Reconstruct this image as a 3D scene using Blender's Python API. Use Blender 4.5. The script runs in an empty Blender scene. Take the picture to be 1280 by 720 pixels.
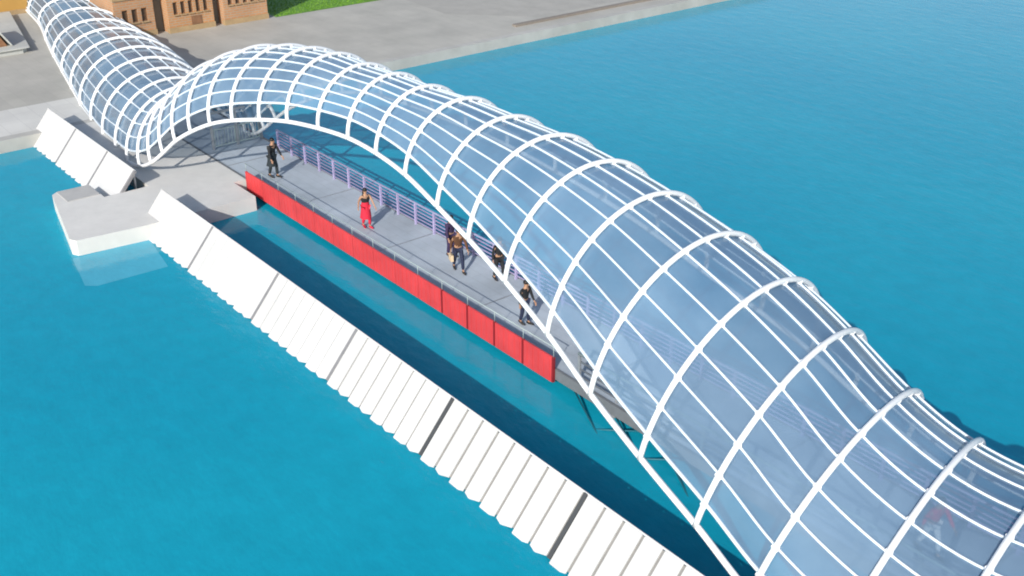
import bpy, bmesh, math, random
from mathutils import Vector, Matrix
R = math.radians
random.seed(7)
scene = bpy.context.scene
COL = scene.collection

# ------------------------------------------------------------------ helpers
def tag(o, label=None, cat=None, group=None, kind=None):
    if label: o['label'] = label
    if cat: o['category'] = cat
    if group: o['group'] = group
    if kind: o['kind'] = kind
    return o

def empty(name, loc=(0, 0, 0), rz=0.0):
    o = bpy.data.objects.new(name, None)
    COL.objects.link(o)
    o.location = loc
    o.rotation_euler = (0, 0, rz)
    o.empty_display_size = 0.3
    return o

def copy_tree(o, parent=None):
    c = o.copy()
    COL.objects.link(c)
    c.parent = parent
    for ch in list(o.children):
        copy_tree(ch, c)
    return c

class MB:
    """collects shapes, built as ONE mesh object"""
    def __init__(self):
        self.bm = bmesh.new()
        self.mi = 0
    def face(self, vs):
        f = self.bm.faces.new(vs)
        f.material_index = self.mi
        return f
    def box(self, x0, x1, y0, y1, z0, z1, rot=None, org=None):
        co = [(x, y, z) for z in (z0, z1) for y in (y0, y1) for x in (x0, x1)]
        vs = []
        for c in co:
            v = Vector(c)
            if rot is not None:
                v = rot @ v
            if org is not None:
                v = v + Vector(org)
            vs.append(self.bm.verts.new(v))
        for q in ((0, 2, 3, 1), (4, 5, 7, 6), (0, 1, 5, 4), (2, 6, 7, 3), (0, 4, 6, 2), (1, 3, 7, 5)):
            self.face([vs[i] for i in q])
    def prism(self, poly, z0, z1):
        """poly: list of (x, y) counter-clockwise"""
        a = [self.bm.verts.new((x, y, z0)) for x, y in poly]
        b = [self.bm.verts.new((x, y, z1)) for x, y in poly]
        n = len(poly)
        self.face(list(reversed(a)))
        self.face(b)
        for i in range(n):
            j = (i + 1) % n
            self.face([a[i], a[j], b[j], b[i]])
    def tube(self, pts, r, n=8, cap=True):
        pts = [Vector(p) for p in pts]
        rr = r if isinstance(r, (list, tuple)) else [r] * len(pts)
        rings = []
        u = None
        for i, p in enumerate(pts):
            t = pts[min(i + 1, len(pts) - 1)] - pts[max(i - 1, 0)]
            if t.length < 1e-9:
                t = Vector((0, 0, 1))
            t.normalize()
            if u is None:
                u = t.orthogonal().normalized()
            else:
                u = (u - t * u.dot(t))
                u = u.normalized() if u.length > 1e-6 else t.orthogonal().normalized()
            w = t.cross(u)
            rings.append([self.bm.verts.new(p + (u * math.cos(2 * math.pi * k / n) + w * math.sin(2 * math.pi * k / n)) * rr[i]) for k in range(n)])
        for a, b in zip(rings[:-1], rings[1:]):
            for k in range(n):
                f = self.face([a[k], a[(k + 1) % n], b[(k + 1) % n], b[k]])
                f.smooth = True
        if cap:
            self.face(list(reversed(rings[0])))
            self.face(rings[-1])
    def ball(self, c, rx, ry=None, rz=None, seg=10, rings=7):
        ry = rx if ry is None else ry
        rz = rx if rz is None else rz
        m = Matrix.Translation(Vector(c)) @ Matrix.Diagonal((rx, ry, rz, 1))
        g = bmesh.ops.create_uvsphere(self.bm, u_segments=seg, v_segments=rings, radius=1, matrix=m)
        for v in g['verts']:
            for f in v.link_faces:
                f.smooth = True
                f.material_index = self.mi
    def build(self, name, mat, parent=None, bevel=0.0, label=None):
        if bevel > 0:
            bmesh.ops.bevel(self.bm, geom=[e for e in self.bm.edges if e.calc_face_angle(0) > 0.6], offset=bevel, segments=2, affect='EDGES', profile=0.6)
        me = bpy.data.meshes.new(name)
        self.bm.to_mesh(me)
        self.bm.free()
        o = bpy.data.objects.new(name, me)
        for m in (mat if isinstance(mat, (list, tuple)) else [mat]):
            me.materials.append(m)
        COL.objects.link(o)
        if parent:
            o.parent = parent
        if label:
            o['label'] = label
        return o

# ---------------------------------------------------------------- materials
def new_mat(name):
    m = bpy.data.materials.new(name)
    m.use_nodes = True
    nt = m.node_tree
    b = nt.nodes['Principled BSDF']
    return m, nt, b

def pmat(name, col, rough=0.6, var=0.12, scale=3.0, bump=0.0, bscale=30.0, metal=0.0, spec=0.5, stain=None):
    """procedural paint/stone: base colour varied by noise, optional stains and bump"""
    m, nt, b = new_mat(name)
    N, L = nt.nodes, nt.links
    tc = N.new('ShaderNodeTexCoord')
    nz = N.new('ShaderNodeTexNoise')
    nz.inputs['Scale'].default_value = scale
    nz.inputs['Detail'].default_value = 6
    nz.inputs['Roughness'].default_value = 0.65
    L.new(tc.outputs['Object'], nz.inputs['Vector'])
    rp = N.new('ShaderNodeValToRGB')
    rp.color_ramp.elements[0].position = 0.3
    rp.color_ramp.elements[1].position = 0.7
    rp.color_ramp.elements[0].color = tuple(c * (1 - var) for c in col) + (1,)
    rp.color_ramp.elements[1].color = tuple(min(1, c * (1 + var)) for c in col) + (1,)
    L.new(nz.outputs['Fac'], rp.inputs['Fac'])
    out = rp.outputs['Color']
    if stain:
        n2 = N.new('ShaderNodeTexNoise')
        n2.inputs['Scale'].default_value = scale * 0.23
        n2.inputs['Detail'].default_value = 8
        L.new(tc.outputs['Object'], n2.inputs['Vector'])
        r2 = N.new('ShaderNodeValToRGB')
        r2.color_ramp.elements[0].position = 0.45
        r2.color_ramp.elements[1].position = 0.75
        r2.color_ramp.elements[0].color = (0, 0, 0, 1)
        r2.color_ramp.elements[1].color = (0.6, 0.6, 0.6, 1)
        L.new(n2.outputs['Fac'], r2.inputs['Fac'])
        mx = N.new('ShaderNodeMixRGB')
        mx.inputs[2].default_value = tuple(stain) + (1,)
        L.new(r2.outputs['Color'], mx.inputs[0])
        L.new(out, mx.inputs[1])
        out = mx.outputs['Color']
    L.new(out, b.inputs['Base Color'])
    b.inputs['Roughness'].default_value = rough
    b.inputs['Metallic'].default_value = metal
    b.inputs['Specular IOR Level'].default_value = spec
    if bump > 0:
        n3 = N.new('ShaderNodeTexNoise')
        n3.inputs['Scale'].default_value = bscale
        n3.inputs['Detail'].default_value = 5
        L.new(tc.outputs['Object'], n3.inputs['Vector'])
        bp = N.new('ShaderNodeBump')
        bp.inputs['Strength'].default_value = bump
        bp.inputs['Distance'].default_value = 0.02
        L.new(n3.outputs['Fac'], bp.inputs['Height'])
        L.new(bp.outputs['Normal'], b.inputs['Normal'])
    return m

def tile_mat(name, c1, c2, mortar, sx, sy, ms=0.02, rough=0.8, stain=0.25, vertical=False, offset=0.5):
    m, nt, b = new_mat(name)
    N, L = nt.nodes, nt.links
    tc = N.new('ShaderNodeTexCoord')
    mp = N.new('ShaderNodeMapping')
    if vertical:
        mp.inputs['Rotation'].default_value = (R(90), 0, R(90))
        # facade lies in the y/z plane: use (y, z)
        sep = N.new('ShaderNodeSeparateXYZ'); cmb = N.new('ShaderNodeCombineXYZ')
        ad = N.new('ShaderNodeMath'); ad.operation = 'ADD'
        L.new(tc.outputs['Object'], sep.inputs[0])
        L.new(sep.outputs['X'], ad.inputs[0]); L.new(sep.outputs['Y'], ad.inputs[1])
        L.new(ad.outputs[0], cmb.inputs['X']); L.new(sep.outputs['Z'], cmb.inputs['Y'])
        vec = cmb.outputs[0]
    else:
        vec = tc.outputs['Object']
    bt = N.new('ShaderNodeTexBrick')
    bt.offset = offset
    bt.inputs['Color1'].default_value = tuple(c1) + (1,)
    bt.inputs['Color2'].default_value = tuple(c2) + (1,)
    bt.inputs['Mortar'].default_value = tuple(mortar) + (1,)
    bt.inputs['Scale'].default_value = 1.0
    bt.inputs['Brick Width'].default_value = sx
    bt.inputs['Row Height'].default_value = sy
    bt.inputs['Mortar Size'].default_value = ms
    L.new(vec, bt.inputs['Vector'])
    nz = N.new('ShaderNodeTexNoise')
    nz.inputs['Scale'].default_value = 0.35
    nz.inputs['Detail'].default_value = 8
    nz.inputs['Roughness'].default_value = 0.6
    L.new(tc.outputs['Object'], nz.inputs['Vector'])
    mr = N.new('ShaderNodeMapRange')
    mr.inputs['From Min'].default_value = 0.3
    mr.inputs['From Max'].default_value = 0.7
    mr.inputs['To Min'].default_value = 1 - stain
    mr.inputs['To Max'].default_value = 1 + stain
    L.new(nz.outputs['Fac'], mr.inputs['Value'])
    mx = N.new('ShaderNodeVectorMath')
    mx.operation = 'SCALE'
    L.new(bt.outputs['Color'], mx.inputs[0])
    L.new(mr.outputs[0], mx.inputs['Scale'])
    L.new(mx.outputs[0], b.inputs['Base Color'])
    b.inputs['Roughness'].default_value = rough
    return m

M = {}
M['white_steel'] = pmat('white painted steel', (0.84, 0.86, 0.87), 0.35, 0.04, 2.0)
M['purlin_steel'] = pmat('pale blue white steel', (0.66, 0.74, 0.80), 0.4, 0.06, 2.0)
M['white_panel'] = pmat('white slat paint', (0.60, 0.60, 0.595), 0.65, 0.05, 1.5, stain=(0.50, 0.50, 0.49))
M['dark_seam'] = pmat('dark gasket', (0.06, 0.065, 0.07), 0.7)
M['seam_grey'] = pmat('grey gasket', (0.22, 0.22, 0.23), 0.7)
M['board_grey'] = pmat('mid grey board', (0.24, 0.235, 0.225), 0.85)  # even grey backing, shows as lines between the slats
M['back_board'] = pmat('grey backing board', (0.10, 0.12, 0.14), 0.8)
M['galv'] = pmat('galvanised steel', (0.38, 0.40, 0.42), 0.45, 0.15, 6.0, metal=0.4)
M['red'] = pmat('red railing panel', (0.60, 0.055, 0.06), 0.6, 0.15, 0.9)
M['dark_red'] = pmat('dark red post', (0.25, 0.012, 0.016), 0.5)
M['rail_grey'] = pmat('pale green grey rail', (0.34, 0.42, 0.42), 0.45)
M['violet'] = pmat('violet grey paint', (0.38, 0.34, 0.54), 0.5, 0.15, 2.0)
M['violet_pale'] = pmat('pale violet rail', (0.42, 0.42, 0.62), 0.45)
M['concrete'] = pmat('jetty concrete', (0.66, 0.645, 0.61), 0.85, 0.07, 1.2, bump=0.3, stain=(0.56, 0.55, 0.53))
M['concrete_wall'] = pmat('grey kerb concrete', (0.45, 0.445, 0.43), 0.85, 0.08, 1.5, bump=0.3)
M['concrete_pale'] = tile_mat('pale quay slabs', (0.62, 0.61, 0.57), (0.59, 0.58, 0.545), (0.50, 0.49, 0.47), 2.0, 1.0, 0.012, stain=0.10)
M['promenade'] = tile_mat('promenade slabs', (0.44, 0.425, 0.38), (0.42, 0.405, 0.365), (0.38, 0.365, 0.33), 1.6, 0.8, 0.012, stain=0.12)
M['quay_stone'] = pmat('quay edge stone', (0.46, 0.45, 0.42), 0.85, 0.1, 1.0, bump=0.3, stain=(0.34, 0.33, 0.30))
M['road'] = pmat('old asphalt', (0.40, 0.385, 0.35), 0.9, 0.1, 0.8, bump=0.3, stain=(0.36, 0.345, 0.315))
M['deck'] = tile_mat('deck planks', (0.43, 0.48, 0.53), (0.41, 0.46, 0.51), (0.36, 0.40, 0.44), 3.2, 0.42, 0.010, rough=0.6, stain=0.22)
M['reflection_teal'] = pmat('reflected lattice teal', (0.012, 0.14, 0.19), 0.5, 0.2, 3)  # dark teal chosen to imitate reflected lines in the water
M['deck_side'] = pmat('deck fascia', (0.16, 0.17, 0.18), 0.7)
M['brown_kerb'] = pmat('brown stone kerb', (0.24, 0.21, 0.18), 0.85)
M['brick1'] = tile_mat('terracotta brick', (0.50, 0.25, 0.115), (0.45, 0.22, 0.10), (0.40, 0.30, 0.21), 0.46, 0.16, 0.03, stain=0.18, vertical=True)
M['brick2'] = tile_mat('orange brick', (0.52, 0.25, 0.10), (0.47, 0.225, 0.09), (0.42, 0.31, 0.21), 0.46, 0.16, 0.03, stain=0.18, vertical=True)
M['sill'] = pmat('ochre plinth stone', (0.40, 0.28, 0.15), 0.8, 0.15, 2)
M['roof'] = tile_mat('roof tiles', (0.30, 0.13, 0.08), (0.26, 0.11, 0.07), (0.12, 0.06, 0.04), 0.3, 0.3, 0.03)
M['shutter'] = pmat('dark brown timber', (0.19, 0.10, 0.05), 0.7, 0.3, 4)
M['pane'] = pmat('dark window glass', (0.10, 0.06, 0.035), 0.15, 0.2)
M['olive_wall'] = pmat('olive grey render', (0.19, 0.18, 0.15), 0.9, 0.12, 0.8, bump=0.2)
M['ochre'] = pmat('ochre render', (0.47, 0.27, 0.07), 0.85, 0.1, 0.5, bump=0.2)
M['pale_render'] = pmat('pale grey render', (0.47, 0.485, 0.465), 0.85, 0.1, 0.5, bump=0.2, stain=(0.38, 0.31, 0.27))
M['terrace_paving'] = tile_mat('terrace paving', (0.50, 0.51, 0.48), (0.48, 0.49, 0.465), (0.42, 0.425, 0.40), 1.2, 1.2, 0.012, stain=0.15, offset=0.0)
M['brown_door'] = pmat('brown door timber', (0.24, 0.12, 0.06), 0.65, 0.2, 3)
M['bark'] = pmat('bark', (0.09, 0.065, 0.045), 0.9, 0.3, 8, bump=0.6)
M['skin'] = pmat('skin', (0.42, 0.24, 0.15), 0.55, 0.06)
M['hair'] = pmat('black hair', (0.014, 0.012, 0.011), 0.5)
M['eye'] = pmat('dark eye', (0.02, 0.015, 0.012), 0.2)
M['shoe'] = pmat('dark shoe', (0.025, 0.022, 0.02), 0.5)
M['black_cloth'] = pmat('black cloth', (0.016, 0.018, 0.021), 0.85, 0.2, 6)
M['dark_teal_cloth'] = pmat('dark slate cloth', (0.020, 0.030, 0.036), 0.85, 0.2, 6)
M['navy_cloth'] = pmat('navy cloth', (0.016, 0.024, 0.060), 0.85, 0.2, 6)
M['brown_cloth'] = pmat('brown cloth', (0.10, 0.045, 0.022), 0.85, 0.2, 6)
M['red_cloth'] = pmat('red cloth', (0.62, 0.02, 0.05), 0.8, 0.15, 6)
M['cream_cloth'] = pmat('cream cloth', (0.66, 0.52, 0.34), 0.85, 0.1, 6)
M['white_cloth'] = pmat('white cloth', (0.75, 0.75, 0.74), 0.85, 0.06, 6)
M['plum_cloth'] = pmat('plum cloth', (0.035, 0.022, 0.07), 0.85, 0.2, 6)
M['yellow_cloth'] = pmat('straw yellow cloth', (0.62, 0.48, 0.20), 0.8, 0.1, 6)

def leaf_mat(name, a, b_):
    m, nt, b = new_mat(name)
    N, L = nt.nodes, nt.links
    gi = N.new('ShaderNodeTexCoord')
    nz = N.new('ShaderNodeTexNoise')
    nz.inputs['Scale'].default_value = 1.7
    L.new(gi.outputs['Object'], nz.inputs['Vector'])
    rp = N.new('ShaderNodeValToRGB')
    rp.color_ramp.elements[0].position = 0.35
    rp.color_ramp.elements[1].position = 0.65
    rp.color_ramp.elements[0].color = a + (1,)
    rp.color_ramp.elements[1].color = b_ + (1,)
    L.new(nz.outputs['Fac'], rp.inputs['Fac'])
    L.new(rp.outputs['Color'], b.inputs['Base Color'])
    b.inputs['Roughness'].default_value = 0.65
    return m
M['leaf'] = leaf_mat('dark leaves', (0.020, 0.034, 0.012), (0.050, 0.075, 0.022))
M['lawn'] = leaf_mat('lawn green', (0.115, 0.26, 0.016), (0.15, 0.31, 0.024))
M['grass'] = leaf_mat('grass blades', (0.12, 0.28, 0.016), (0.17, 0.34, 0.03))

def water_mat(name='turquoise water', A=None, B=None):
    m, nt, b = new_mat(name)
    N, L = nt.nodes, nt.links
    tc = N.new('ShaderNodeTexCoord')
    n1 = N.new('ShaderNodeTexNoise')
    n1.inputs['Scale'].default_value = 0.06
    n1.inputs['Detail'].default_value = 5
    L.new(tc.outputs['Object'], n1.inputs['Vector'])
    rp = N.new('ShaderNodeValToRGB')
    rp.color_ramp.elements[0].position = 0.3
    rp.color_ramp.elements[1].position = 0.72
    rp.color_ramp.elements[0].color = (A or WATER_A) + (1,)
    rp.color_ramp.elements[1].color = (B or WATER_B) + (1,)
    L.new(n1.outputs['Fac'], rp.inputs['Fac'])
    # fine mottling
    n2 = N.new('ShaderNodeTexNoise')
    n2.inputs['Scale'].default_value = 1.3
    n2.inputs['Detail'].default_value = 8
    n2.inputs['Roughness'].default_value = 0.7
    L.new(tc.outputs['Object'], n2.inputs['Vector'])
    mr = N.new('ShaderNodeMapRange')
    mr.inputs['From Min'].default_value = 0.3
    mr.inputs['From Max'].default_value = 0.7
    mr.inputs['To Min'].default_value = 0.93
    mr.inputs['To Max'].default_value = 1.07
    L.new(n2.outputs['Fac'], mr.inputs['Value'])
    sc = N.new('ShaderNodeVectorMath'); sc.operation = 'SCALE'
    L.new(rp.outputs['Color'], sc.inputs[0]); L.new(mr.outputs[0], sc.inputs['Scale'])
    L.new(sc.outputs[0], b.inputs['Base Color'])
    b.inputs['Roughness'].default_value = 0.07
    b.inputs['IOR'].default_value = 1.33
    # ripples
    w1 = N.new('ShaderNodeTexNoise')
    w1.inputs['Scale'].default_value = 0.9
    w1.inputs['Detail'].default_value = 3
    mp = N.new('ShaderNodeMapping')
    mp.inputs['Scale'].default_value = (1.0, 1.9, 1.0)
    mp.inputs['Rotation'].default_value = (0, 0, R(25))
    L.new(tc.outputs['Object'], mp.inputs['Vector'])
    L.new(mp.outputs[0], w1.inputs['Vector'])
    w2 = N.new('ShaderNodeTexNoise')
    w2.inputs['Scale'].default_value = 4.5
    w2.inputs['Detail'].default_value = 4
    L.new(mp.outputs[0], w2.inputs['Vector'])
    ad = N.new('ShaderNodeMath'); ad.operation = 'MULTIPLY_ADD'
    ad.inputs[1].default_value = 0.25
    L.new(w2.outputs['Fac'], ad.inputs[0]); L.new(w1.outputs['Fac'], ad.inputs[2])
    bp = N.new('ShaderNodeBump')
    bp.inputs['Strength'].default_value = 0.22
    bp.inputs['Distance'].default_value = 0.10
    L.new(ad.outputs[0], bp.inputs['Height'])
    L.new(bp.outputs['Normal'], b.inputs['Normal'])
    return m
WATER_A = (0.004, 0.292, 0.43)
WATER_B = (0.008, 0.335, 0.46)
M['water'] = water_mat()
M['water_pale'] = water_mat('pale water patch', (0.06, 0.37, 0.51), (0.08, 0.41, 0.54))

def glass_mat():
    """pale blue translucent glazing: tinted see-through film over a milky, glossy sheet"""
    m, nt, b = new_mat('pale blue glazing')
    N, L = nt.nodes, nt.links
    out = N['Material Output']
    tr = N.new('ShaderNodeBsdfTransparent')
    tr.inputs['Color'].default_value = (0.80, 0.89, 0.97, 1)
    tc = N.new('ShaderNodeTexCoord')
    nz = N.new('ShaderNodeTexNoise')
    nz.inputs['Scale'].default_value = 0.55
    nz.inputs['Detail'].default_value = 6
    L.new(tc.outputs['Object'], nz.inputs['Vector'])
    rp = N.new('ShaderNodeValToRGB')
    rp.color_ramp.elements[0].position = 0.3
    rp.color_ramp.elements[1].position = 0.7
    rp.color_ramp.elements[0].color = GLASS_A + (1,)
    rp.color_ramp.elements[1].color = GLASS_B + (1,)
    L.new(nz.outputs['Fac'], rp.inputs['Fac'])
    oi = N.new('ShaderNodeObjectInfo')
    mo = N.new('ShaderNodeMapRange')
    mo.inputs['To Min'].default_value = 0.90
    mo.inputs['To Max'].default_value = 1.10
    L.new(oi.outputs['Random'], mo.inputs['Value'])
    vs = N.new('ShaderNodeVectorMath'); vs.operation = 'SCALE'
    L.new(rp.outputs['Color'], vs.inputs[0]); L.new(mo.outputs[0], vs.inputs['Scale'])
    L.new(vs.outputs[0], b.inputs['Base Color'])
    b.inputs['Roughness'].default_value = 0.12
    b.inputs['Specular IOR Level'].default_value = 0.5
    mx = N.new('ShaderNodeMixShader')
    mr = N.new('ShaderNodeMapRange')
    mr.inputs['From Min'].default_value = 0.3
    mr.inputs['From Max'].default_value = 0.7
    mr.inputs['To Min'].default_value = GLASS_OP - 0.05
    mr.inputs['To Max'].default_value = GLASS_OP + 0.05
    L.new(nz.outputs['Fac'], mr.inputs['Value'])
    L.new(mr.outputs[0], mx.inputs['Fac'])
    L.new(tr.outputs[0], mx.inputs[1])
    L.new(b.outputs[0], mx.inputs[2])
    L.new(mx.outputs[0], out.inputs['Surface'])
    return m
GLASS_A = (0.165, 0.275, 0.41)
GLASS_B = (0.215, 0.335, 0.47)
GLASS_OP = 0.62
M['glass'] = glass_mat()

# ------------------------------------------------------------ camera, light
F_PX = 1350.0
pitch = math.atan(695 / F_PX)
yaw = math.atan(1240 / math.hypot(F_PX, 695))
cam_d = bpy.data.cameras.new('camera')
cam = bpy.data.objects.new('camera', cam_d)
COL.objects.link(cam)
cam.location = (0, 0, 17.6)
cam.rotation_euler = (math.pi / 2 - pitch, 0, -math.pi / 2 - yaw)
cam_d.sensor_width = 36
cam_d.lens = 36 * F_PX / 1280
cam_d.clip_end = 5000
scene.camera = cam

SUN = Vector((-0.46, 0.73, 0.44)).normalized()
sun_d = bpy.data.lights.new('sun', 'SUN')
sun_d.energy = 4.1
sun_d.angle = R(0.6)
sun_d.color = (1.0, 0.965, 0.91)
sun = bpy.data.objects.new('sun', sun_d)
COL.objects.link(sun)
sun.location = (-30, 60, 60)
sun.rotation_euler = (-SUN).to_track_quat('-Z', 'Y').to_euler()
w = bpy.data.worlds.new('World')
scene.world = w
w.use_nodes = True
nt = w.node_tree
sky = nt.nodes.new('ShaderNodeTexSky')
sky.sky_type = 'NISHITA'
sky.sun_disc = False
sky.sun_elevation = math.asin(SUN.z)
sky.sun_rotation = math.atan2(SUN.x, SUN.y)
sky.air_density = 1.0
sky.dust_density = 1.5
nt.links.new(sky.outputs[0], nt.nodes['Background'].inputs['Color'])
nt.nodes['Background'].inputs['Strength'].default_value = 0.14
scene.view_settings.view_transform = 'Standard'
scene.view_settings.look = 'None'
scene.view_settings.exposure = 0.1
scene.view_settings.gamma = 1.0
scene.cycles.filter_width = 1.9
scene.cycles.max_bounces = 8
scene.cycles.transparent_max_bounces = 16

# -------------------------------------------------------------- the setting
PALE_PATCH = ((40.1, -10.7), (37.5, -10.25), (37.2, -10.6), (37.1, -13.3), (40.0, -13.75))
WZ = -0.6        # water level
LAND_X = 54.1
def sheet(name, x0, x1, y0, y1, z, mat):
    b = MB()
    b.face([b.bm.verts.new(c) for c in ((x0, y0, z), (x1, y0, z), (x1, y1, z), (x0, y1, z))])
    return tag(b.build(name, mat), kind='structure')
sheet('water', -400, LAND_X + 0.5, -900, 400, WZ, M['water'])
b = MB(); b.box(LAND_X + 0.6, 1200, -900, 400, -3, 0.0); tag(b.build('promenade', M['promenade']), kind='structure')
b = MB(); b.box(LAND_X, LAND_X + 0.6, -900, 400, -3, 0.02); tag(b.build('quay_kerb', M['quay_stone'], bevel=0.03), kind='structure')
sheet('quay_paving', LAND_X + 0.62, 59.0, -24.5, 60, 0.006, M['concrete_pale'])
b = MB()
v = [b.bm.verts.new(c + (0.005,)) for c in ((LAND_X + 3.2, -49.0), (LAND_X + 3.2, -300.0), (500.0, -300.0), (500, -122.0), (68.2, -45.0), (62, -44.6))]
b.face(v); tag(b.build('road', M['road']), kind='structure')
sheet('lawn', 68.6, 400, -46 - 90, -34.9, 0.012, M['lawn'])

# grass on the lawn
b = MB()
for i in range(9000):
    x = 68.7 + 16 * random.random() ** 1.2
    y = -35.0 - 16 * random.random()
    h = random.uniform(0.05, 0.13)
    a = random.uniform(0, math.pi)
    dx, dy = math.cos(a) * 0.035, math.sin(a) * 0.035
    lx, ly = random.uniform(-.05, .05), random.uniform(-.05, .05)
    b.face([b.bm.verts.new(c) for c in ((x - dx, y - dy, 0.014), (x + dx, y + dy, 0.014), (x + lx, y + ly, h))])
tag(b.build('grass', M['grass']), 'short bright green grass on the lawn beside the houses', 'grass', kind='stuff')

# long low kerb along the quay on the right
b = MB(); b.box(55.9, 56.3, -110, -46.0, 0.0, 0.14)
tag(b.build('stone_kerb', M['brown_kerb'], bevel=0.03), 'low dark brown stone kerb running along the far quay edge', 'kerb')

# ------------------------------------------------------------------- houses
def house(name, y0, y1, depth, H, brick, wins, label, xf=69.0, sill_z=0.95, head_z=1.75, mullions=6, door=None):
    """front face at x = xf facing the water; wins = list of (ya, yb)"""
    h = empty(name, (xf, (y0 + y1) / 2, 0))
    tag(h, label, 'house', 'brick houses behind the promenade')
    yc = (y0 + y1) / 2
    wb = MB()
    L = lambda y: y - yc
    # wall with real openings: plinth band, piers, upper wall, sides and back
    wb.box(0, 0.3, L(y0), L(y1), 0.35, sill_z)
    cuts = sorted(wins)
    prev = y0
    for ya, yb in cuts:
        wb.box(0, 0.3, L(prev), L(ya), sill_z + 0.0015, head_z - 0.0015)
        prev = yb
    wb.box(0, 0.3, L(prev), L(y1), sill_z + 0.0015, head_z - 0.0015)
    wb.box(0, 0.3, L(y0), L(y1), head_z, H)
    wb.box(0.3, depth, L(y0), L(y0) + 0.3, 0.0, H)
    wb.box(0.3, depth, L(y1) - 0.3, L(y1), 0.0, H)
    wb.box(depth - 0.3, depth, L(y0) + 0.3, L(y1) - 0.3, 0.0, H)
    wb.build('wall', brick, h)
    pb = MB(); pb.box(-0.06, 0.3, L(y0) - 0.04, L(y1) + 0.04, 0, 0.348); pb.build('plinth', M['sill'], h, bevel=0.015)
    for ya, yb in cuts:
        f = MB()
        f.box(0.10, 0.20, L(ya), L(ya) + 0.06, sill_z + 0.06, head_z - 0.06)
        f.box(0.10, 0.20, L(yb) - 0.06, L(yb), sill_z + 0.06, head_z - 0.06)
        f.box(0.10, 0.20, L(ya), L(yb), head_z - 0.06, head_z)
        f.box(0.10, 0.20, L(ya), L(yb), sill_z, sill_z + 0.06)
        fo = f.build('window', M['shutter'], h)
        p = MB(); p.box(0.14, 0.16, L(ya) + 0.06, L(yb) - 0.06, sill_z + 0.06, head_z - 0.06); p.build('pane', M['pane'], fo)
        s = MB(); s.box(-0.09, 0.10, L(ya) - 0.05, L(yb) + 0.05, sill_z - 0.065, sill_z - 0.002); s.build('sill', M['sill'], fo)
    # band course and upper windows (above the picture's top edge)
    c = MB(); c.box(-0.08, 0.30, L(y0) - 0.02, L(y1) + 0.02, 2.45, 2.6); c.build('string_course', M['sill'], h)
    # gable roof
    r = MB()
    e = 0.35
    a = [(-e, L(y0) - e, H), (depth + e, L(y0) - e, H), (depth + e, L(y1) + e, H), (-e, L(y1) + e, H)]
    t = [(depth / 2, L(y0) - e, H + 1.9), (depth / 2, L(y1) + e, H + 1.9)]
    va = [r.bm.verts.new(q) for q in a]; vt = [r.bm.verts.new(q) for q in t]
    r.face([va[0], va[3], vt[1], vt[0]]); r.face([va[2], va[1], vt[0], vt[1]])
    r.face([va[1], va[0], vt[0]]); r.face([va[3], va[2], vt[1]]); r.face([va[0], va[1], va[2], va[3]])
    ro = r.build('roof', M['roof'], h)
    ch = MB(); ch.box(depth * .3, depth * .3 + .5, L(y0) + .8, L(y0) + 1.4, H + .7, H + 2.5); ch.build('chimney', brick, ro)
    if door:
        d = MB(); d.box(-0.05, -0.004, L(door[0]), L(door[1]), 0.36, 0.92); do = d.build('hatch', M['brown_door'], h)
    return h
def row(ya, yb, n, gap=0.32):
    w_ = (yb - ya - gap * (n - 1)) / n
    return [(ya + i * (w_ + gap), ya + i * (w_ + gap) + w_) for i in range(n)]
house('brick_house', -26.6, -24.0, 4.5, 6, M['brick1'], row(-26.15, -24.5, 3, 0.25), 'terracotta brick house partly hidden behind the far end of the glass canopy', xf=69.3, sill_z=0.95, head_z=1.8)
house('brick_house', -30.5, -27.35, 7, 6, M['brick2'], row(-30.15, -27.75, 5, 0.22), 'orange brick house with a row of dark windows, middle one behind the promenade', xf=68.9, sill_z=1.15, head_z=1.95, door=(-29.6, -28.9))
house('brick_house', -34.35, -31.15, 7, 6, M['brick1'], row(-34.05, -31.5, 5, 0.22), 'brick house standing next to the green lawn', xf=68.7, sill_z=1.3, head_z=2.1)
# olive rendered link walls between the houses
for i, (ya, yb, xf, lab) in enumerate(((-27.33, -26.62, 69.9, 'narrow olive grey wall joining the half hidden house and the middle house'), (-31.13, -30.52, 69.6, 'narrow olive grey wall joining the middle house and the house by the lawn'))):
    t = empty('link_wall', (xf, (ya + yb) / 2, 0)); tag(t, lab, 'wall', 'walls between the brick houses')
    k = MB(); k.box(0, 0.35, -(yb - ya) / 2, (yb - ya) / 2, 0, 3.2); k.build('wall', M['olive_wall'], t)
    k = MB(); k.box(-0.05, 0.4, -(yb - ya) / 2, (yb - ya) / 2, 3.2, 3.3); k.build('coping', M['sill'], t)

# pale kiosk and ochre building at the far left
t = empty('terrace', (75.2, -15.6, 0)); tag(t, 'low pale paved terrace left of the canopy tail', 'terrace')
k = MB(); k.prism([(-4.9, -3.0), (5.2, -5.0), (5.2, 8), (-5.2, 8), (-5.2, -2.7)], 0, .30); k.build('slab', M['pale_render'], t, bevel=.02)
k = MB(); k.prism([(-5.3, -3.1), (5.3, -5.1), (5.3, 8.1), (-5.35, 8.1), (-5.35, -2.75)], .302, .36); k.build('paving', M['terrace_paving'], t, bevel=.015)
t = empty('garden_hut', (70.9, -16.45, .36)); tag(t, 'small brown timber hut with sloping pale roof on the terrace', 'hut')
k = MB()
va = [k.bm.verts.new(q) for q in ((0, -1.25, 0), (0, 1.3, 0), (0, 1.3, 1.1), (0, -.65, 1.1))]; vb = [k.bm.verts.new((2.2, q.co.y, q.co.z)) for q in va]
k.face([va[0], va[3], va[2], va[1]]); k.face(vb)
for q in range(4): k.face([va[q], va[(q + 1) % 4], vb[(q + 1) % 4], vb[q]])
k.build('wall', M['brown_door'], t)
k = MB()
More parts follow.
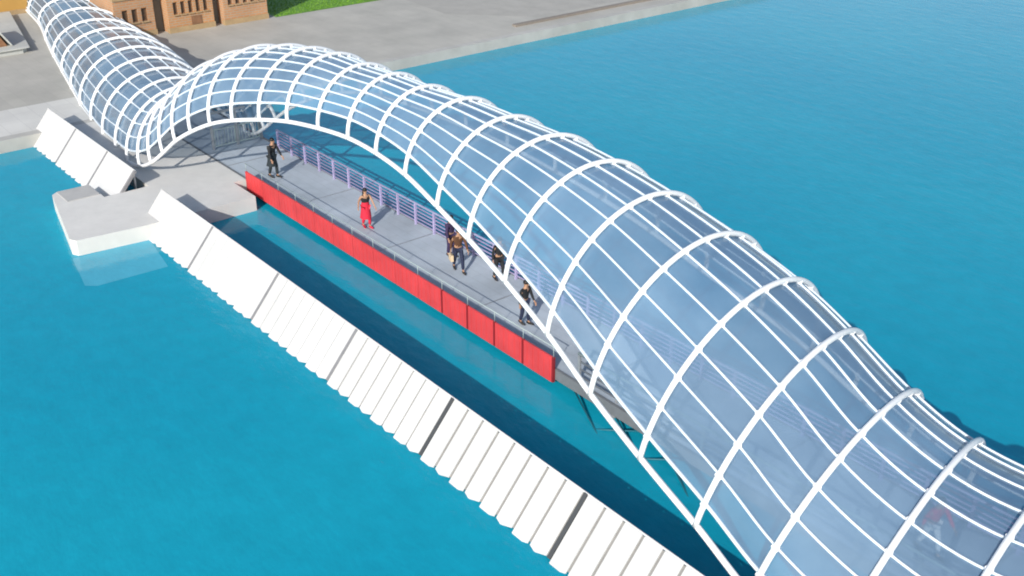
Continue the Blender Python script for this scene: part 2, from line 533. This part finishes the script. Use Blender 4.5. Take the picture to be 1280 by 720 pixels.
va = [k.bm.verts.new(q) for q in ((-.15, -1.42, .04), (-.15, -.72, 1.13), (-.15, 1.45, 1.13), (-.15, 1.45, 1.22), (-.15, -.78, 1.22), (-.15, -1.52, .04))]; vb = [k.bm.verts.new((2.35, q.co.y, q.co.z)) for q in va]
k.face(list(reversed(va))); k.face(vb)
for q in range(6): k.face([va[q], va[(q + 1) % 6], vb[(q + 1) % 6], vb[q]])
k.build('roof', M['terrace_paving'], t)
k = MB(); k.box(-.05, -.004, -.3, .5, .02, .95); d = k.build('door', M['shutter'], t)
k = MB(); k.ball((-.08, -.2, .5), .035); k.build('handle', M['galv'], d)
t = empty('ochre_building', (81.0, -17, 0)); tag(t, 'ochre rendered building far behind the pale kiosk', 'building')
k = MB(); k.box(0, 9, -5.2, 12, 0.3, 5); k.build('wall', M['ochre'], t)
k = MB(); k.box(-0.06, 0.0, -5.22, 12, 0, 0.3); k.box(0, 9, -5.2, 12, 0, 0.298); k.build('plinth', M['sill'], t)
k = MB(); k.box(-.4, 9.4, -5.6, 12.4, 5, 5.3); k.build('roof', M['roof'], t)
for yy in (-3.2, -0.4, 2.4, 5.2):
    k = MB(); k.box(-0.05, -0.003, yy - .5, yy + .5, 2.6, 4.0); wo = k.build('window', M['shutter'], t)
    k = MB(); k.box(-0.07, -0.053, yy - .42, yy + .42, 2.68, 3.92); k.build('pane', M['pane'], wo)

# tree between the houses
def tree(x, y, H, spread, label, n=2600):
    t = empty('tree', (x, y, 0)); tag(t, label, 'tree')
    tb = MB()
    tb.tube([(0, 0, 0), (0.05, 0.02, H * .25), (-.03, .05, H * .5), (.02, 0, H * .8)], [.2, .16, .11, .04])
    cl = []
    for i in range(11):
        a = i * 2.4; z0 = H * (.3 + .045 * i); l = spread * random.uniform(.55, 1.0) * (1 - .045 * i)
        e = Vector((math.cos(a) * l, math.sin(a) * l, z0 + l * .55))
        tb.tube([(0, 0, z0), (e.x * .5, e.y * .5, z0 + l * .22), e], [.07, .045, .015], n=6)
        cl.append((e, l * .6 + .35))
    cl.append((Vector((0, 0, H * .86)), spread * .55))
    tb.build('trunk', M['bark'], t)
    lb = MB()
    for i in range(n):
        c, rad = random.choice(cl)
        d = Vector((random.gauss(0, 1), random.gauss(0, 1), random.gauss(0, .8)))
        p = c + d.normalized() * rad * (random.random() ** .45)
        s = random.uniform(.09, .18)
        q = Matrix.Rotation(random.uniform(0, 6.28), 3, 'Z') @ Matrix.Rotation(random.uniform(-1, 1), 3, 'X')
        lb.face([lb.bm.verts.new(p + q @ Vector(cc) * s) for cc in ((-.5, -.8, 0), (.5, -.8, .1), (.65, .3, 0), (0, 1, -.1), (-.65, .3, 0))])
    lb.build('crown', M['leaf'], t)
tree(75.2, -25.4, 4.0, 1.2, 'dark leafy tree behind the canopy beside the half hidden brick house')

# ----------------------------------------------------------- bridge and jetty
DY0, DY1 = -22.25, -19.2
br = empty('footbridge', (20, -20.55, 0)); tag(br, 'straight grey footbridge deck running over the water to the quay', 'footbridge')
def brx(mb, x0, x1, y0, y1, z0, z1): mb.box(x0 - 20, x1 - 20, y0 + 20.55, y1 + 20.55, z0, z1)
k = MB(); brx(k, -14, LAND_X - .01, DY0, DY1, -0.10, 0.03); k.build('deck', M['deck'], br)
k = MB(); brx(k, -14, LAND_X - .01, DY1 + .003, DY1 + .10, -0.30, 0.06); brx(k, -14, LAND_X - .01, DY0 - .10, DY0 - .003, -0.30, 0.06); k.build('edge_beam', M['deck_side'], br)
for x in (3, 11, 19, 27, 35):
    k = MB(); k.tube([(x - 20, -1.1, -3), (x - 20, -1.1, -.1)], .16); k.tube([(x - 20, 1.1, -3), (x - 20, 1.1, -.1)], .16)
    k.box(x - 20.15, x - 19.85, -1.55, 1.25, -.32, -.102); k.build('pier', M['deck_side'], br)
for x in range(2, 54, 6):
    k = MB(); brx(k, x, x + .07, DY0 + .05, DY1 - .05, 0.031, 0.038); k.build('expansion_joint', M['galv'], br)

for x0, x1, yb in ((20.6, 17.4, -17.9), (17.6, 19.6, -18.1), (18.8, 15.4, -17.8), (15.8, 17.8, -18.0), (16.8, 13.8, -17.7)):  # added thin tubes, coloured to imitate lattice reflections on the water
    k = MB(); k.tube([(x0 - 20, 1.30, -.34), (x1 - 20, yb + 20.55, -.8)], .028, n=8); k.build('reflection_strut', M['reflection_teal'], br)

pl = empty('jetty', (42.8, -14.5, 0)); tag(pl, 'pale concrete jetty landing beside the bridge between the two rows of white panels', 'jetty')
def plb(mb, x0, x1, y0, y1, z0, z1): mb.box(x0 - 42.8, x1 - 42.8, y0 + 14.5, y1 + 14.5, z0, z1)
k = MB()
k.prism([(x - 42.8, y + 14.5) for x, y in ((39.9, -18.5), (41.95, -18.5), (41.95, -19.09), (54.09, -19.09), (54.09, -15.45), (43.9, -15.45), (43.9, -13.5), (45.7, -13.5), (45.75, -12.15), (45.5, -11.85), (40.5, -10.85), (40.2, -11.0), (39.9, -13.7))], -2.5, 0.05)
k.build('slab', M['concrete'], pl, bevel=0.05)
k = MB(); plb(k, 44.3, 45.66, -13.45, -12.1, 0.052, 0.075); k.build('kerb', M['concrete_wall'], pl, bevel=0.02)
for yy in (-12.0, -17.0):
    k = MB(); k.tube([(43.0 - 42.8, yy + 14.5, -4), (43.0 - 42.8, yy + 14.5, -2.4)], .3); k.build('pile', M['concrete_wall'], pl)

b = MB(); b.face([b.bm.verts.new((x, y, WZ + .004)) for x, y in PALE_PATCH]); tag(b.build('pale_water', M['water_pale']), kind='structure')  # paler colour laid just above the opaque water; nothing modelled beneath

# red railing on the water side
PX0, PX1, NP = 21.3, 41.7, 14
rl = empty('red_railing', ((PX0 + PX1) / 2, -19.045, 0)); tag(rl, 'long red panelled railing along the water side of the footbridge', 'railing')
ox = (PX0 + PX1) / 2
st = (PX1 - PX0) / NP
for i in range(NP):
    x0 = PX0 + i * st
    k = MB()
    k.box(x0 + .05 - ox, x0 + st - .05 - ox, -.03, .03, -.40, .50)
    for j in range(5):          # pressed ribs of the sheet
        xx = x0 + .05 + (st - .1) * (j + .5) / 5 - ox
        k.box(xx - .045, xx + .045, .0305, .045, -.35, .45)
    k.build('panel', M['red'], rl, bevel=.006)
k = MB()
for i in range(NP + 1):
    x0 = PX0 + i * st - ox
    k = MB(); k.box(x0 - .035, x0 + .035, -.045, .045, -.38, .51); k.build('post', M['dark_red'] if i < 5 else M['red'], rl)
    k = MB(); k.tube([(x0, 0, .511), (x0, 0, .86)], .012, n=8); k.build('stanchion', M['rail_grey'], rl)
k = MB(); k.tube([(PX0 - ox - .05, 0, .87), (PX1 - ox + .05, 0, .87)], .016); k.build('handrail', M['rail_grey'], rl)

# violet railing on the far side
def rail(name, x0, x1, y, mat, mat2, label, sp=1.5, h=.95, bars=4):
    t = empty(name, ((x0 + x1) / 2, y, 0)); tag(t, label, 'railing')
    L_ = x1 - x0; n = int(L_ / sp)
    for i in range(n + 1):
        x = -L_ / 2 + i * L_ / n
        k = MB(); k.box(x - .04, x + .04, -.04, .04, .03, h - .03); k.build('post', mat, t)
    for j in range(bars):
        z = .18 + (h - .18) * j / (bars - 1)
        k = MB(); k.tube([(-L_ / 2 - .06, 0, z), (L_ / 2 + .06, 0, z)], .03 if j < bars - 1 else .045, n=8)
        k.build('rail' if j < bars - 1 else 'handrail', mat2 if j == bars - 1 else mat, t)
    return t
rail('bar_railing', -6, 44.6, -22.15, M['violet'], M['violet_pale'], 'violet grey bar railing along the open water side of the footbridge', sp=1.25, bars=6)
rail('bar_railing', -6, 20.4, -19.3, M['galv'], M['rail_grey'], 'grey bar railing continuing from the red railing under the near canopy', sp=1.6)

# entrance gate standing across the deck by the jetty
t = empty('entrance_gate', (46.4, -20.9, 0)); tag(t, 'grey metal gate frame standing across the deck under the canopy arch', 'gate')
k = MB()
for y in (-1.3, -.05, 1.2):
    k.box(-.05, .05, y - .05, y + .05, .035, 1.75)
k.box(-.05, .05, -1.35, 1.25, 1.752, 1.85); k.build('frame', M['galv'], t)
for ya, yb in ((-1.22, -.13), (.03, 1.12)):
    k = MB()
    k.box(-.02, .02, ya, yb, .15, .21); k.box(-.02, .02, ya, yb, .95, 1.01); k.box(-.02, .02, ya, ya + .05, .211, .949); k.box(-.02, .02, yb - .05, yb, .211, .949)
    n = 6
    for q in range(1, n):
        yy = ya + (yb - ya) * q / n; k.box(-.012, .012, yy - .012, yy + .012, .211, .949)
    k.build('leaf', M['rail_grey'], t)

# --------------------------------------------------------- sloped white panels
RUN, RISE = 1.19, 1.39
def panel_thing(L, nslat, seam, gap=.02):
    """bottom edge at local y=0,z=0 facing +y (open water), top edge at y=-RUN, z=RISE; runs along local x from 0 to L"""
    t = empty('slatted_panel')
    sl = math.hypot(RUN, RISE)
    ey = Vector((0, -RUN / sl, RISE / sl)); nx = Vector((1, 0, 0)); nn = Vector((0, RISE / sl, RUN / sl))
    def pt(u, s, h): return nx * u + ey * s + nn * h
    k = MB()
    pitch_ = (L - .10) / nslat
    for i in range(nslat):
        u0 = .06 + i * pitch_ + gap / 2; u1 = .06 + (i + 1) * pitch_ - gap / 2
        lo = -.06 - .05 * (i % 2)
        # each board is slightly rocked, its lower end cut to a blunt point
        prof = [(u0, .012), (u1, .042)]
        um = u0 + (u1 - u0) * .62
        a = [k.bm.verts.new(pt(u0, lo + .07, .0)), k.bm.verts.new(pt(um, lo - .04, .0)), k.bm.verts.new(pt(u1, lo + .03, .0)), k.bm.verts.new(pt(u1, sl, .0)), k.bm.verts.new(pt(u0, sl, .0))]
        c = [k.bm.verts.new(pt(u0, lo + .07, .03)), k.bm.verts.new(pt(um, lo - .04, .03)), k.bm.verts.new(pt(u1, lo + .03, .03)), k.bm.verts.new(pt(u1, sl, .03)), k.bm.verts.new(pt(u0, sl, .03))]
        k.face(list(reversed(a))); k.face(c)
        for q in range(5): k.face([a[q], a[(q + 1) % 5], c[(q + 1) % 5], c[q]])
    k.build('slatted_face', M['white_panel'], t)
    rot = Matrix((nx, ey, nn)).transposed()
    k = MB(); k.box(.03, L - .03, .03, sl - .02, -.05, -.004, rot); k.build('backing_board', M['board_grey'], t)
    k = MB(); k.box(-.065, .055, .0, sl + .02, -.07, .05, rot); k.build('divider', seam, t)
    k = MB(); k.box(.0, L, sl + .003, sl + .05, -.06, .03, rot); k.build('top_rail', M['white_panel'], t)
    for u in (.3, L / 2, L - .3):
        k = MB(); k.box(u - .05, u + .05, -RUN - .08, -RUN - .0, -.35, RISE - .09); k.build('leg', M['galv'], t)
    k = MB(); k.box(.06, L - .06, -RUN - .25, -.12, -.40, -.12); k.build('float', M['back_board'], t, bevel=.04)
    return t
near_x = [41.15, 36.3, 31.15, 26.05, 20.95, 15.42, 10.1, 4.8, -.5]
names = ['sloped white slatted panel touching the jetty landing',
         'sloped white slatted panel, second from the jetty on the long near row',
         'sloped white slatted panel, third from the jetty on the long near row',
         'sloped white slatted panel, fourth from the jetty on the long near row',
         'fifth sloped white slatted panel from the jetty on the long near row',
         'sloped white slatted panel cut by the bottom edge of the picture']
ZB = -.55
protos = {}
for i in range(len(near_x) - 1):
    L = near_x[i] - near_x[i + 1]
    t = panel_thing(L, 8, M['seam_grey'] if i < 3 else M['dark_seam'], .008 if i < 2 else .025 if i < 3 else .055 if i == 3 else .085)
    t.location = (near_x[i + 1], -13.78, ZB)
    tag(t, names[i] if i < len(names) else 'sloped white slatted panel beyond the bottom of the picture', 'panel', 'sloped white panels along the near side of the bridge')
for i, (xa, xb, lab) in enumerate(((55.0, 51.0, 'sloped white panel next to the quay, farthest of the short row'), (51.0, 47.0, 'middle sloped white panel of the short row between quay and jetty'), (47.0, 43.95, 'short sloped white panel beside the canopy foot on the quay side of the jetty'))):
    t = panel_thing(xa - xb, 6, M['seam_grey'], .006)
    t.location = (xb, -13.78, ZB)
    tag(t, lab, 'panel', 'sloped white panels between quay and jetty')

# ------------------------------------------------------------------- canopy
RIBS = [
    (7.473, -20.387, -0.649, 4.343, 3.173, 0.146),
    (9.546, -19.935, -0.184, 4.123, 3.052, 0.175),
    (11.419, -19.718, 0.465, 3.989, 3.140, 0.149),
    (13.240, -19.753, 1.161, 3.864, 3.413, 0.149),
    (15.081, -19.925, 1.710, 3.696, 3.579, 0.072),
    (17.137, -20.079, 2.277, 3.441, 3.574, 0.022),
    (19.364, -20.280, 2.842, 3.089, 3.419, -0.016),
    (21.594, -20.472, 3.377, 2.850, 3.126, -0.070),
    (23.800, -20.563, 3.873, 2.632, 2.774, -0.059),
    (25.920, -20.589, 4.254, 2.422, 2.398, 0.017),
    (28.071, -20.553, 4.636, 2.152, 2.072, 0.042),
    (30.121, -20.524, 4.792, 1.972, 1.841, 0.078),
    (32.057, -20.514, 4.830, 1.943, 1.788, 0.121),
    (33.919, -20.454, 4.742, 2.032, 1.827, 0.129),
    (35.722, -20.342, 4.589, 2.202, 2.008, 0.118),
    (37.393, -20.225, 4.300, 2.401, 2.185, 0.111),
    (38.958, -20.039, 3.947, 2.606, 2.353, 0.093),
    (40.390, -19.806, 3.511, 2.726, 2.518, 0.102),
    (41.676, -19.536, 2.943, 2.825, 2.648, 0.120),
    (42.855, -19.299, 2.310, 2.876, 2.736, 0.144),
    (43.953, -19.104, 1.556, 2.923, 2.761, 0.169),
    (45.068, -18.976, 0.816, 2.966, 2.759, 0.167),
    (46.316, -18.962, 0.255, 2.983, 2.754, 0.127),
    (47.805, -19.052, -0.033, 2.992, 2.793, 0.064),
    (49.579, -19.282, -0.081, 2.982, 2.827, -0.017),
    (51.661, -19.564, -0.068, 3.002, 2.804, -0.110),
    (54.046, -19.933, -0.070, 3.046, 2.773, -0.149),
    (56.760, -20.388, -0.057, 3.062, 2.698, -0.198),
    (59.792, -20.958, -0.036, 3.026, 2.523, -0.283),
    (63.125, -21.546, -0.018, 2.979, 2.277, -0.383),
    (66.714, -22.081, -0.025, 2.828, 2.064, -0.449),
    (70.496, -22.612, 0.065, 2.629, 1.920, -0.557),
    (74.351, -23.167, 0.177, 2.437, 1.742, -0.687)]   # centre x, y, base z, half width, height, yaw
RIBS = [list(r) for r in RIBS]
a0, a1 = RIBS[0], RIBS[1]
front = []
for j in range(1, 5):
    q = [a0[c] - (a1[c] - a0[c]) * j for c in range(6)]
    q[2] = -.52; q[3] = min(q[3], 4.9); q[5] = a0[5]
    front.insert(0, q)
b0, b1 = RIBS[-1], RIBS[-2]
back = []
for j in range(1, 5):
    q = [b0[c] + (b0[c] - b1[c]) * j for c in range(6)]
    q[2] = b0[2]; q[3] = b0[3]; q[4] = b0[4]; q[5] = b0[5]
    back.append(q)
RIBS = front + RIBS + back
NR = len(RIBS)
SUB = 6
def cr(i, t, c):
    p = [RIBS[max(0, min(NR - 1, i + k))][c] for k in (-1, 0, 1, 2)]
    return 0.5 * (2 * p[1] + (p[2] - p[0]) * t + (2 * p[0] - 5 * p[1] + 4 * p[2] - p[3]) * t * t + (3 * p[1] - p[0] - 3 * p[2] + p[3]) * t ** 3)
ST = []
for i in range(NR - 1):
    for s in range(SUB):
        ST.append([cr(i, s / SUB, c) for c in range(6)])
ST.append(list(RIBS[-1]))
TILT = []
for i in range(NR):
    p, q = RIBS[max(0, i - 1)], RIBS[min(NR - 1, i + 1)]
    TILT.append(math.atan((q[2] - p[2]) / max(.3, math.hypot(q[0] - p[0], q[1] - p[1]))) * .6)
def tilt_at(k):
    i = min(k // SUB, NR - 2); t = k / SUB - i
    return TILT[i] * (1 - t) + TILT[i + 1] * t
def cpt(k, phi, off=0.0):
    x, y, z, a, h, yw = ST[k]
    tl = tilt_at(k)
    lat = Vector((-math.sin(yw), math.cos(yw), 0)); fwd = Vector((math.cos(yw), math.sin(yw), 0))
    n = -math.sin(tl) * fwd + math.cos(tl) * Vector((0, 0, 1))
    return Vector((x, y, z)) + lat * ((a + off) * math.cos(phi)) + n * ((h + off) * math.sin(phi))
def phi1(k):
    x = ST[k][0]
    f = max(0.0, min(1.0, (x - 46.5) / 5.0))
    return (.68 - .46 * f) / ((ST[k][3] + ST[k][4]) / 2)
NPUR = 12
can = empty('tunnel_canopy', (20, -20.45, 0)); tag(can, 'long wavy tunnel canopy of white steel ribs and pale blue glazing arching over the footbridge', 'canopy')
ORG = Vector((20, -20.45, 0))
for i in range(NR):
    k = i * SUB
    mb = MB()
    mb.tube([cpt(k, math.pi * s / 48, .085) - ORG for s in range(49)], .076, n=10)
    f1 = phi1(k)
    for j in range(NPUR + 1):       # clamp where the purlin meets the rib
        ph = f1 + (math.pi - 2 * f1) * j / NPUR
        a_, c_ = cpt(k, ph, -.03) - ORG, cpt(k, ph, .10) - ORG
        mb.tube([a_, c_], [.085, .098], n=8)
    mb.build('rib', M['white_steel'], can)
KS = range(len(ST))
for j in range(NPUR + 1):
    mb = MB()
    pts = []
    for k in KS:
        f1 = phi1(k)
        pts.append(cpt(k, f1 + (math.pi - 2 * f1) * j / NPUR) - ORG)
    mb.tube(pts, .05 if j in (0, NPUR) else .034, n=8)
    mb.build('purlin', M['purlin_steel'], can)
for ph in (0.0, math.pi):
    mb = MB(); mb.tube([cpt(k, ph, .05) - ORG for k in KS], .082, n=10); mb.build('base_rail', M['white_steel'], can)
NPH = 36
for i in range(NR - 1):
    mb = MB()
    grid = []
    for k in range(i * SUB, i * SUB + SUB + 1):
        f1 = phi1(k)
        grid.append([mb.bm.verts.new(cpt(k, f1 + (math.pi - 2 * f1) * j / NPH, -.015) - ORG) for j in range(NPH + 1)])
    for g, g2 in zip(grid[:-1], grid[1:]):
        for j in range(NPH):
            f = mb.face([g[j], g[j + 1], g2[j + 1], g2[j]]); f.smooth = True
    mb.build('glass_panel', M['glass'], can)

# ------------------------------------------------------------------- people
def skin_mesh(verts, edges, radii, root=0, sub=1):
    me = bpy.data.meshes.new('tmp'); me.from_pydata([tuple(v) for v in verts], edges, [])
    o = bpy.data.objects.new('tmp', me); COL.objects.link(o)
    md = o.modifiers.new('s', 'SKIN'); md.use_smooth_shade = True
    for i, r in enumerate(radii):
        sv = me.skin_vertices[0].data[i]
        sv.radius = r if isinstance(r, tuple) else (r, r); sv.use_root = (i == root)
    sb = o.modifiers.new('u', 'SUBSURF'); sb.levels = sub; sb.render_levels = sub
    dg = bpy.context.evaluated_depsgraph_get()
    res = bpy.data.meshes.new_from_object(o.evaluated_get(dg))
    bpy.data.objects.remove(o); bpy.data.meshes.remove(me)
    return res

def link_mesh(name, me, mat, parent):
    me.name = name
    me.materials.clear(); me.materials.append(mat)
    for p in me.polygons: p.use_smooth = True
    o = bpy.data.objects.new(name, me); COL.objects.link(o); o.parent = parent
    return o

def person(x, y, rz, label, top, legs, H=1.72, stride=.22, lean=.06, arms=(.25, -.2), bend=(.25, .25), sleeves='long', hair='short', skirt=None, coat=None, z=.032, bag=None, shoes='shoe', headturn=0.0):
    t = empty('person', (x, y, z), rz); tag(t, label, 'person')
    s = H / 1.72
    J = {}
    hip = Vector((0, 0, .92)); lnv = Vector((lean, 0, 0))
    J['pelvis'] = hip
    J['spine'] = hip + Vector((lean * .35, 0, .20)); J['chest'] = hip + Vector((lean * .7, 0, .39)); J['neck'] = hip + Vector((lean * .95, 0, .53))
    J['head'] = hip + Vector((lean * 1.1 + .012, 0, .66)); J['crown'] = hip + Vector((lean * 1.15, 0, .745))
    for sd, nm, sg, ar, bn in ((1, 'l', 1, arms[0], bend[0]), (-1, 'r', -1, arms[1], bend[1])):
        J['hip' + nm] = hip + Vector((0, .09 * sd, -.04))
        fx = stride * sg
        up = .0 if fx >= 0 else .05
        J['knee' + nm] = Vector((fx * .55 + .05, .10 * sd, .49)); J['ank' + nm] = Vector((fx, .10 * sd, .085 + up)); J['toe' + nm] = Vector((fx + .17, .115 * sd, .035 + up * .2)); J['heel' + nm] = Vector((fx - .05, .10 * sd, .04 + up * 1.2))
        sh = J['chest'] + Vector((lean * .15, .185 * sd, .065)); J['sh' + nm] = sh
        el = sh + Vector((math.sin(ar) * .29, .055 * sd, -math.cos(ar) * .29)); J['el' + nm] = el
        wr = el + Vector((math.sin(ar + bn) * .25, .005 * sd, -math.cos(ar + bn) * .25)); J['wr' + nm] = wr
        d = (wr - el).normalized(); J['palm' + nm] = wr + d * .075
    J = {k_: v_ * s for k_, v_ in J.items()}
    def chainmesh(names, edges, rad, sub=1):
        idx = {n_: i_ for i_, n_ in enumerate(names)}
        return skin_mesh([J[n_] for n_ in names], [(idx[a_], idx[b_]) for a_, b_ in edges], [tuple(q * s for q in rad[n_]) if isinstance(rad[n_], tuple) else rad[n_] * s for n_ in names], 0, sub)
    names_ = ['pelvis', 'spine', 'chest', 'neck', 'head', 'crown']
    ed = [('pelvis', 'spine'), ('spine', 'chest'), ('chest', 'neck'), ('neck', 'head'), ('head', 'crown')]
    rad = {'pelvis': (.14, .11), 'spine': (.125, .095), 'chest': (.15, .105), 'neck': .052, 'head': (.078, .095), 'crown': (.06, .07)}
    for nm in 'lr':
        names_ += [q + nm for q in ('hip', 'knee', 'ank', 'toe', 'sh', 'el', 'wr', 'palm')]
        ed += [('pelvis', 'hip' + nm), ('hip' + nm, 'knee' + nm), ('knee' + nm, 'ank' + nm), ('ank' + nm, 'toe' + nm), ('chest', 'sh' + nm), ('sh' + nm, 'el' + nm), ('el' + nm, 'wr' + nm), ('wr' + nm, 'palm' + nm)]
        rad.update({'hip' + nm: .088, 'knee' + nm: .056, 'ank' + nm: .038, 'toe' + nm: .03, 'sh' + nm: .058, 'el' + nm: .04, 'wr' + nm: .027, 'palm' + nm: (.034, .02)})
    me = chainmesh(names_, ed, rad, 1)
    # fingers, nose and ears join the same body mesh
    bm = bmesh.new(); bm.from_mesh(me)
    fb = MB(); fb.bm.free(); fb.bm = bm
    for sd, nm in ((1, 'l'), (-1, 'r')):
        wr, pa, el = J['wr' + nm], J['palm' + nm], J['el' + nm]
        d = (pa - wr).normalized(); side = Vector((1, 0, 0)); side = (side - d * side.dot(d)).normalized(); inn = Vector((0, -sd, 0))
        for q, ln in zip((-1.5, -.5, .5, 1.5), (.062, .075, .08, .072)):
            p0 = pa + side * (.017 * q * s); p1 = p0 + d * (.025 * s + ln * .5 * s); p2 = p1 + (d * .75 + inn * .6).normalized() * (ln * .5 * s)
            fb.tube([p0, p1, p2], [.0095 * s, .0085 * s, .0065 * s], n=6)
        p0 = wr + d * .03 * s + side * .02 * s
        fb.tube([p0, p0 + (side * .8 + d * .6) * .04 * s, p0 + (side * .75 + d * 1.3) * .055 * s], [.012 * s, .0105 * s, .008 * s], n=6)
    hd = J['head']
    fb.tube([hd + Vector((.075, 0, .02)) * s, hd + Vector((.112, 0, -.012)) * s, hd + Vector((.09, 0, -.022)) * s], [.010 * s, .015 * s, .008 * s], n=6)
    for sd in (1, -1): fb.ball(hd + Vector((0, .08 * sd, 0)) * s, .018 * s, .01 * s, .028 * s, seg=8, rings=5)
    fb.tube([hd + Vector((.083, -.024, -.048)) * s, hd + Vector((.094, 0, -.05)) * s, hd + Vector((.083, .024, -.048)) * s], .007 * s, n=6)
    bm.to_mesh(me); bm.free()
    body = link_mesh('body', me, M['skin'], t)
    eb = MB()
    for sd in (1, -1): eb.ball(hd + Vector((.083, .032 * sd, .018)) * s, .012 * s, seg=8, rings=6)
    eb.build('eyes', M['eye'], t)
    # hair
    hb = MB()
    hb.ball(hd + Vector((-.018, 0, .052)) * s, .098 * s, .092 * s, .088 * s, seg=14, rings=9)
    if hair == 'long':
        hb.tube([hd + Vector((-.05, 0, .06)) * s, hd + Vector((-.085, 0, -.06)) * s, hd + Vector((-.09 + lean * -.2, 0, -.20)) * s, hd + Vector((-.08 - lean * .3, 0, -.30)) * s], [.07 * s, .082 * s, .07 * s, .02 * s], n=10)
    hb.build('hair', M['hair'], t)
    # garments
    g = 1.0
    if sleeves == 'long': arm = ('el', 'wr')
    elif sleeves == 'short': arm = ('el',)
    else: arm = ()
    nn_ = ['chest', 'spine', 'pelvis']; ee = [('chest', 'spine'), ('spine', 'pelvis')]
    J['collar'] = J['neck'] + Vector((0, 0, -.04)) * s
    nn_.append('collar'); ee.append(('chest', 'collar'))
    rr = {'chest': (.168, .122), 'spine': (.148, .115), 'pelvis': (.158, .128), 'collar': .068}
    for nm in 'lr':
        nn_.append('sh' + nm); ee.append(('chest', 'sh' + nm)); rr['sh' + nm] = .074
        if arm:
            J['cuff' + nm] = J['sh' + nm].lerp(J['el' + nm], .62) if sleeves == 'short' else J['el' + nm].lerp(J['wr' + nm], .93)
            if sleeves == 'long':
                nn_.append('el' + nm); ee.append(('sh' + nm, 'el' + nm)); rr['el' + nm] = .056
                nn_.append('cuff' + nm); ee.append(('el' + nm, 'cuff' + nm)); rr['cuff' + nm] = .042
            else:
                nn_.append('cuff' + nm); ee.append(('sh' + nm, 'cuff' + nm)); rr['cuff' + nm] = .06
    link_mesh('shirt', chainmesh(nn_, ee, rr, 1), M[top], t)
    nn_ = ['pelvis']; ee = []; rr = {'pelvis': (.15, .12)}
    for nm in 'lr':
        J['hem' + nm] = J['knee' + nm].lerp(J['ank' + nm], .92)
        nn_ += ['hip' + nm, 'knee' + nm, 'hem' + nm]; ee += [('pelvis', 'hip' + nm), ('hip' + nm, 'knee' + nm), ('knee' + nm, 'hem' + nm)]
        rr.update({'hip' + nm: .102, 'knee' + nm: .075, 'hem' + nm: .062})
    link_mesh('trousers', chainmesh(nn_, ee, rr, 1), M[legs], t)
    if coat or skirt:
        kb = MB(); z0 = (.52 if coat else .42) * s
        rings = [(J['spine'], .155, .12), (J['pelvis'] + Vector((0, 0, -.02)) * s, .18, .15), (Vector((J['pelvis'].x, 0, (.68) * s)), .20, .19), (Vector((J['pelvis'].x - .02, 0, z0)), .23, .23)]
        prev = None
        for c, ry, rx in rings:
            ring = [kb.bm.verts.new((c.x + math.cos(a_) * rx * s, c.y + math.sin(a_) * ry * s * (1 + .05 * math.sin(5 * a_)), c.z)) for a_ in [2 * math.pi * q / 24 for q in range(24)]]
            if prev:
                for q in range(24):
                    f = kb.face([prev[q], ring[q], ring[(q + 1) % 24], prev[(q + 1) % 24]]); f.smooth = True
            prev = ring
        kb.build('coat_skirt' if coat else 'skirt', M[coat or skirt], t)
    for nm in 'lr':
        sb_ = MB(); sb_.tube([J['heel' + nm] + Vector((-.02, 0, .005)) * s, J['ank' + nm] + Vector((.03, 0, -.04)) * s, J['toe' + nm] + Vector((-.03, 0, .01)) * s, J['toe' + nm] + Vector((.06, 0, 0)) * s], [.035 * s, .05 * s, .043 * s, .02 * s], n=10)
        sb_.build('shoe', M[shoes], t)
    if bag:
        pa = t.matrix_basis @ (J['palm' + bag[0]] + Vector((.02, 0, -.09)) * s)
        bt_ = empty('handbag', (pa.x, pa.y, pa.z - .28), rz); tag(bt_, bag[2], 'bag')
        q = MB(); q.box(-.15, .15, -.05, .05, 0, .24); q.build('body', M[bag[1]], bt_, bevel=.03)
        q = MB(); q.tube([(-.08, 0, .23), (-.07, 0, .32), (0, 0, .37), (.07, 0, .32), (.08, 0, .23)], .009, n=6); q.build('handle', M['shoe'], bt_)
    return t

person(41.45, -20.2, R(200), 'person in long dark coat walking on the deck near the jetty', 'black_cloth', 'dark_teal_cloth', H=1.86, coat='dark_teal_cloth', stride=.12, lean=.10, arms=(.35, .1))
person(34.2, -20.45, R(175), 'person in black top and long red skirt walking alone on the middle deck', 'black_cloth', 'red_cloth', H=1.70, sleeves='none', stride=.10, arms=(.55, -.45), hair='long', lean=.03, shoes='red_cloth', skirt='red_cloth')
person(28.75, -20.95, R(160), 'person in brown jacket and navy trousers striding past the canopy edge', 'brown_cloth', 'navy_cloth', H=1.74, stride=.26, arms=(.5, -.4), lean=.08, bag=('r', 'cream_cloth', 'cream handbag carried by the person in the brown jacket'))
person(29.9, -21.45, R(185), 'person in dark plum clothes standing by the violet railing next to the brown jacketed person', 'plum_cloth', 'plum_cloth', H=1.72, stride=.05, arms=(.15, .1), hair='long')
person(27.2, -21.6, R(175), 'person in all black half hidden behind the lowest glass edge of the canopy', 'black_cloth', 'black_cloth', H=1.76, stride=.15, lean=.07)
person(24.15, -20.25, R(190), 'person in black top and navy trousers standing right behind the near red railing', 'black_cloth', 'navy_cloth', H=1.66, stride=.10)
person(9.35, -20.5, R(165), 'person in red shirt and white trousers seen faintly through the near glazing', 'red_cloth', 'white_cloth', H=1.76, stride=.25, lean=.12, arms=(.5, -.4))
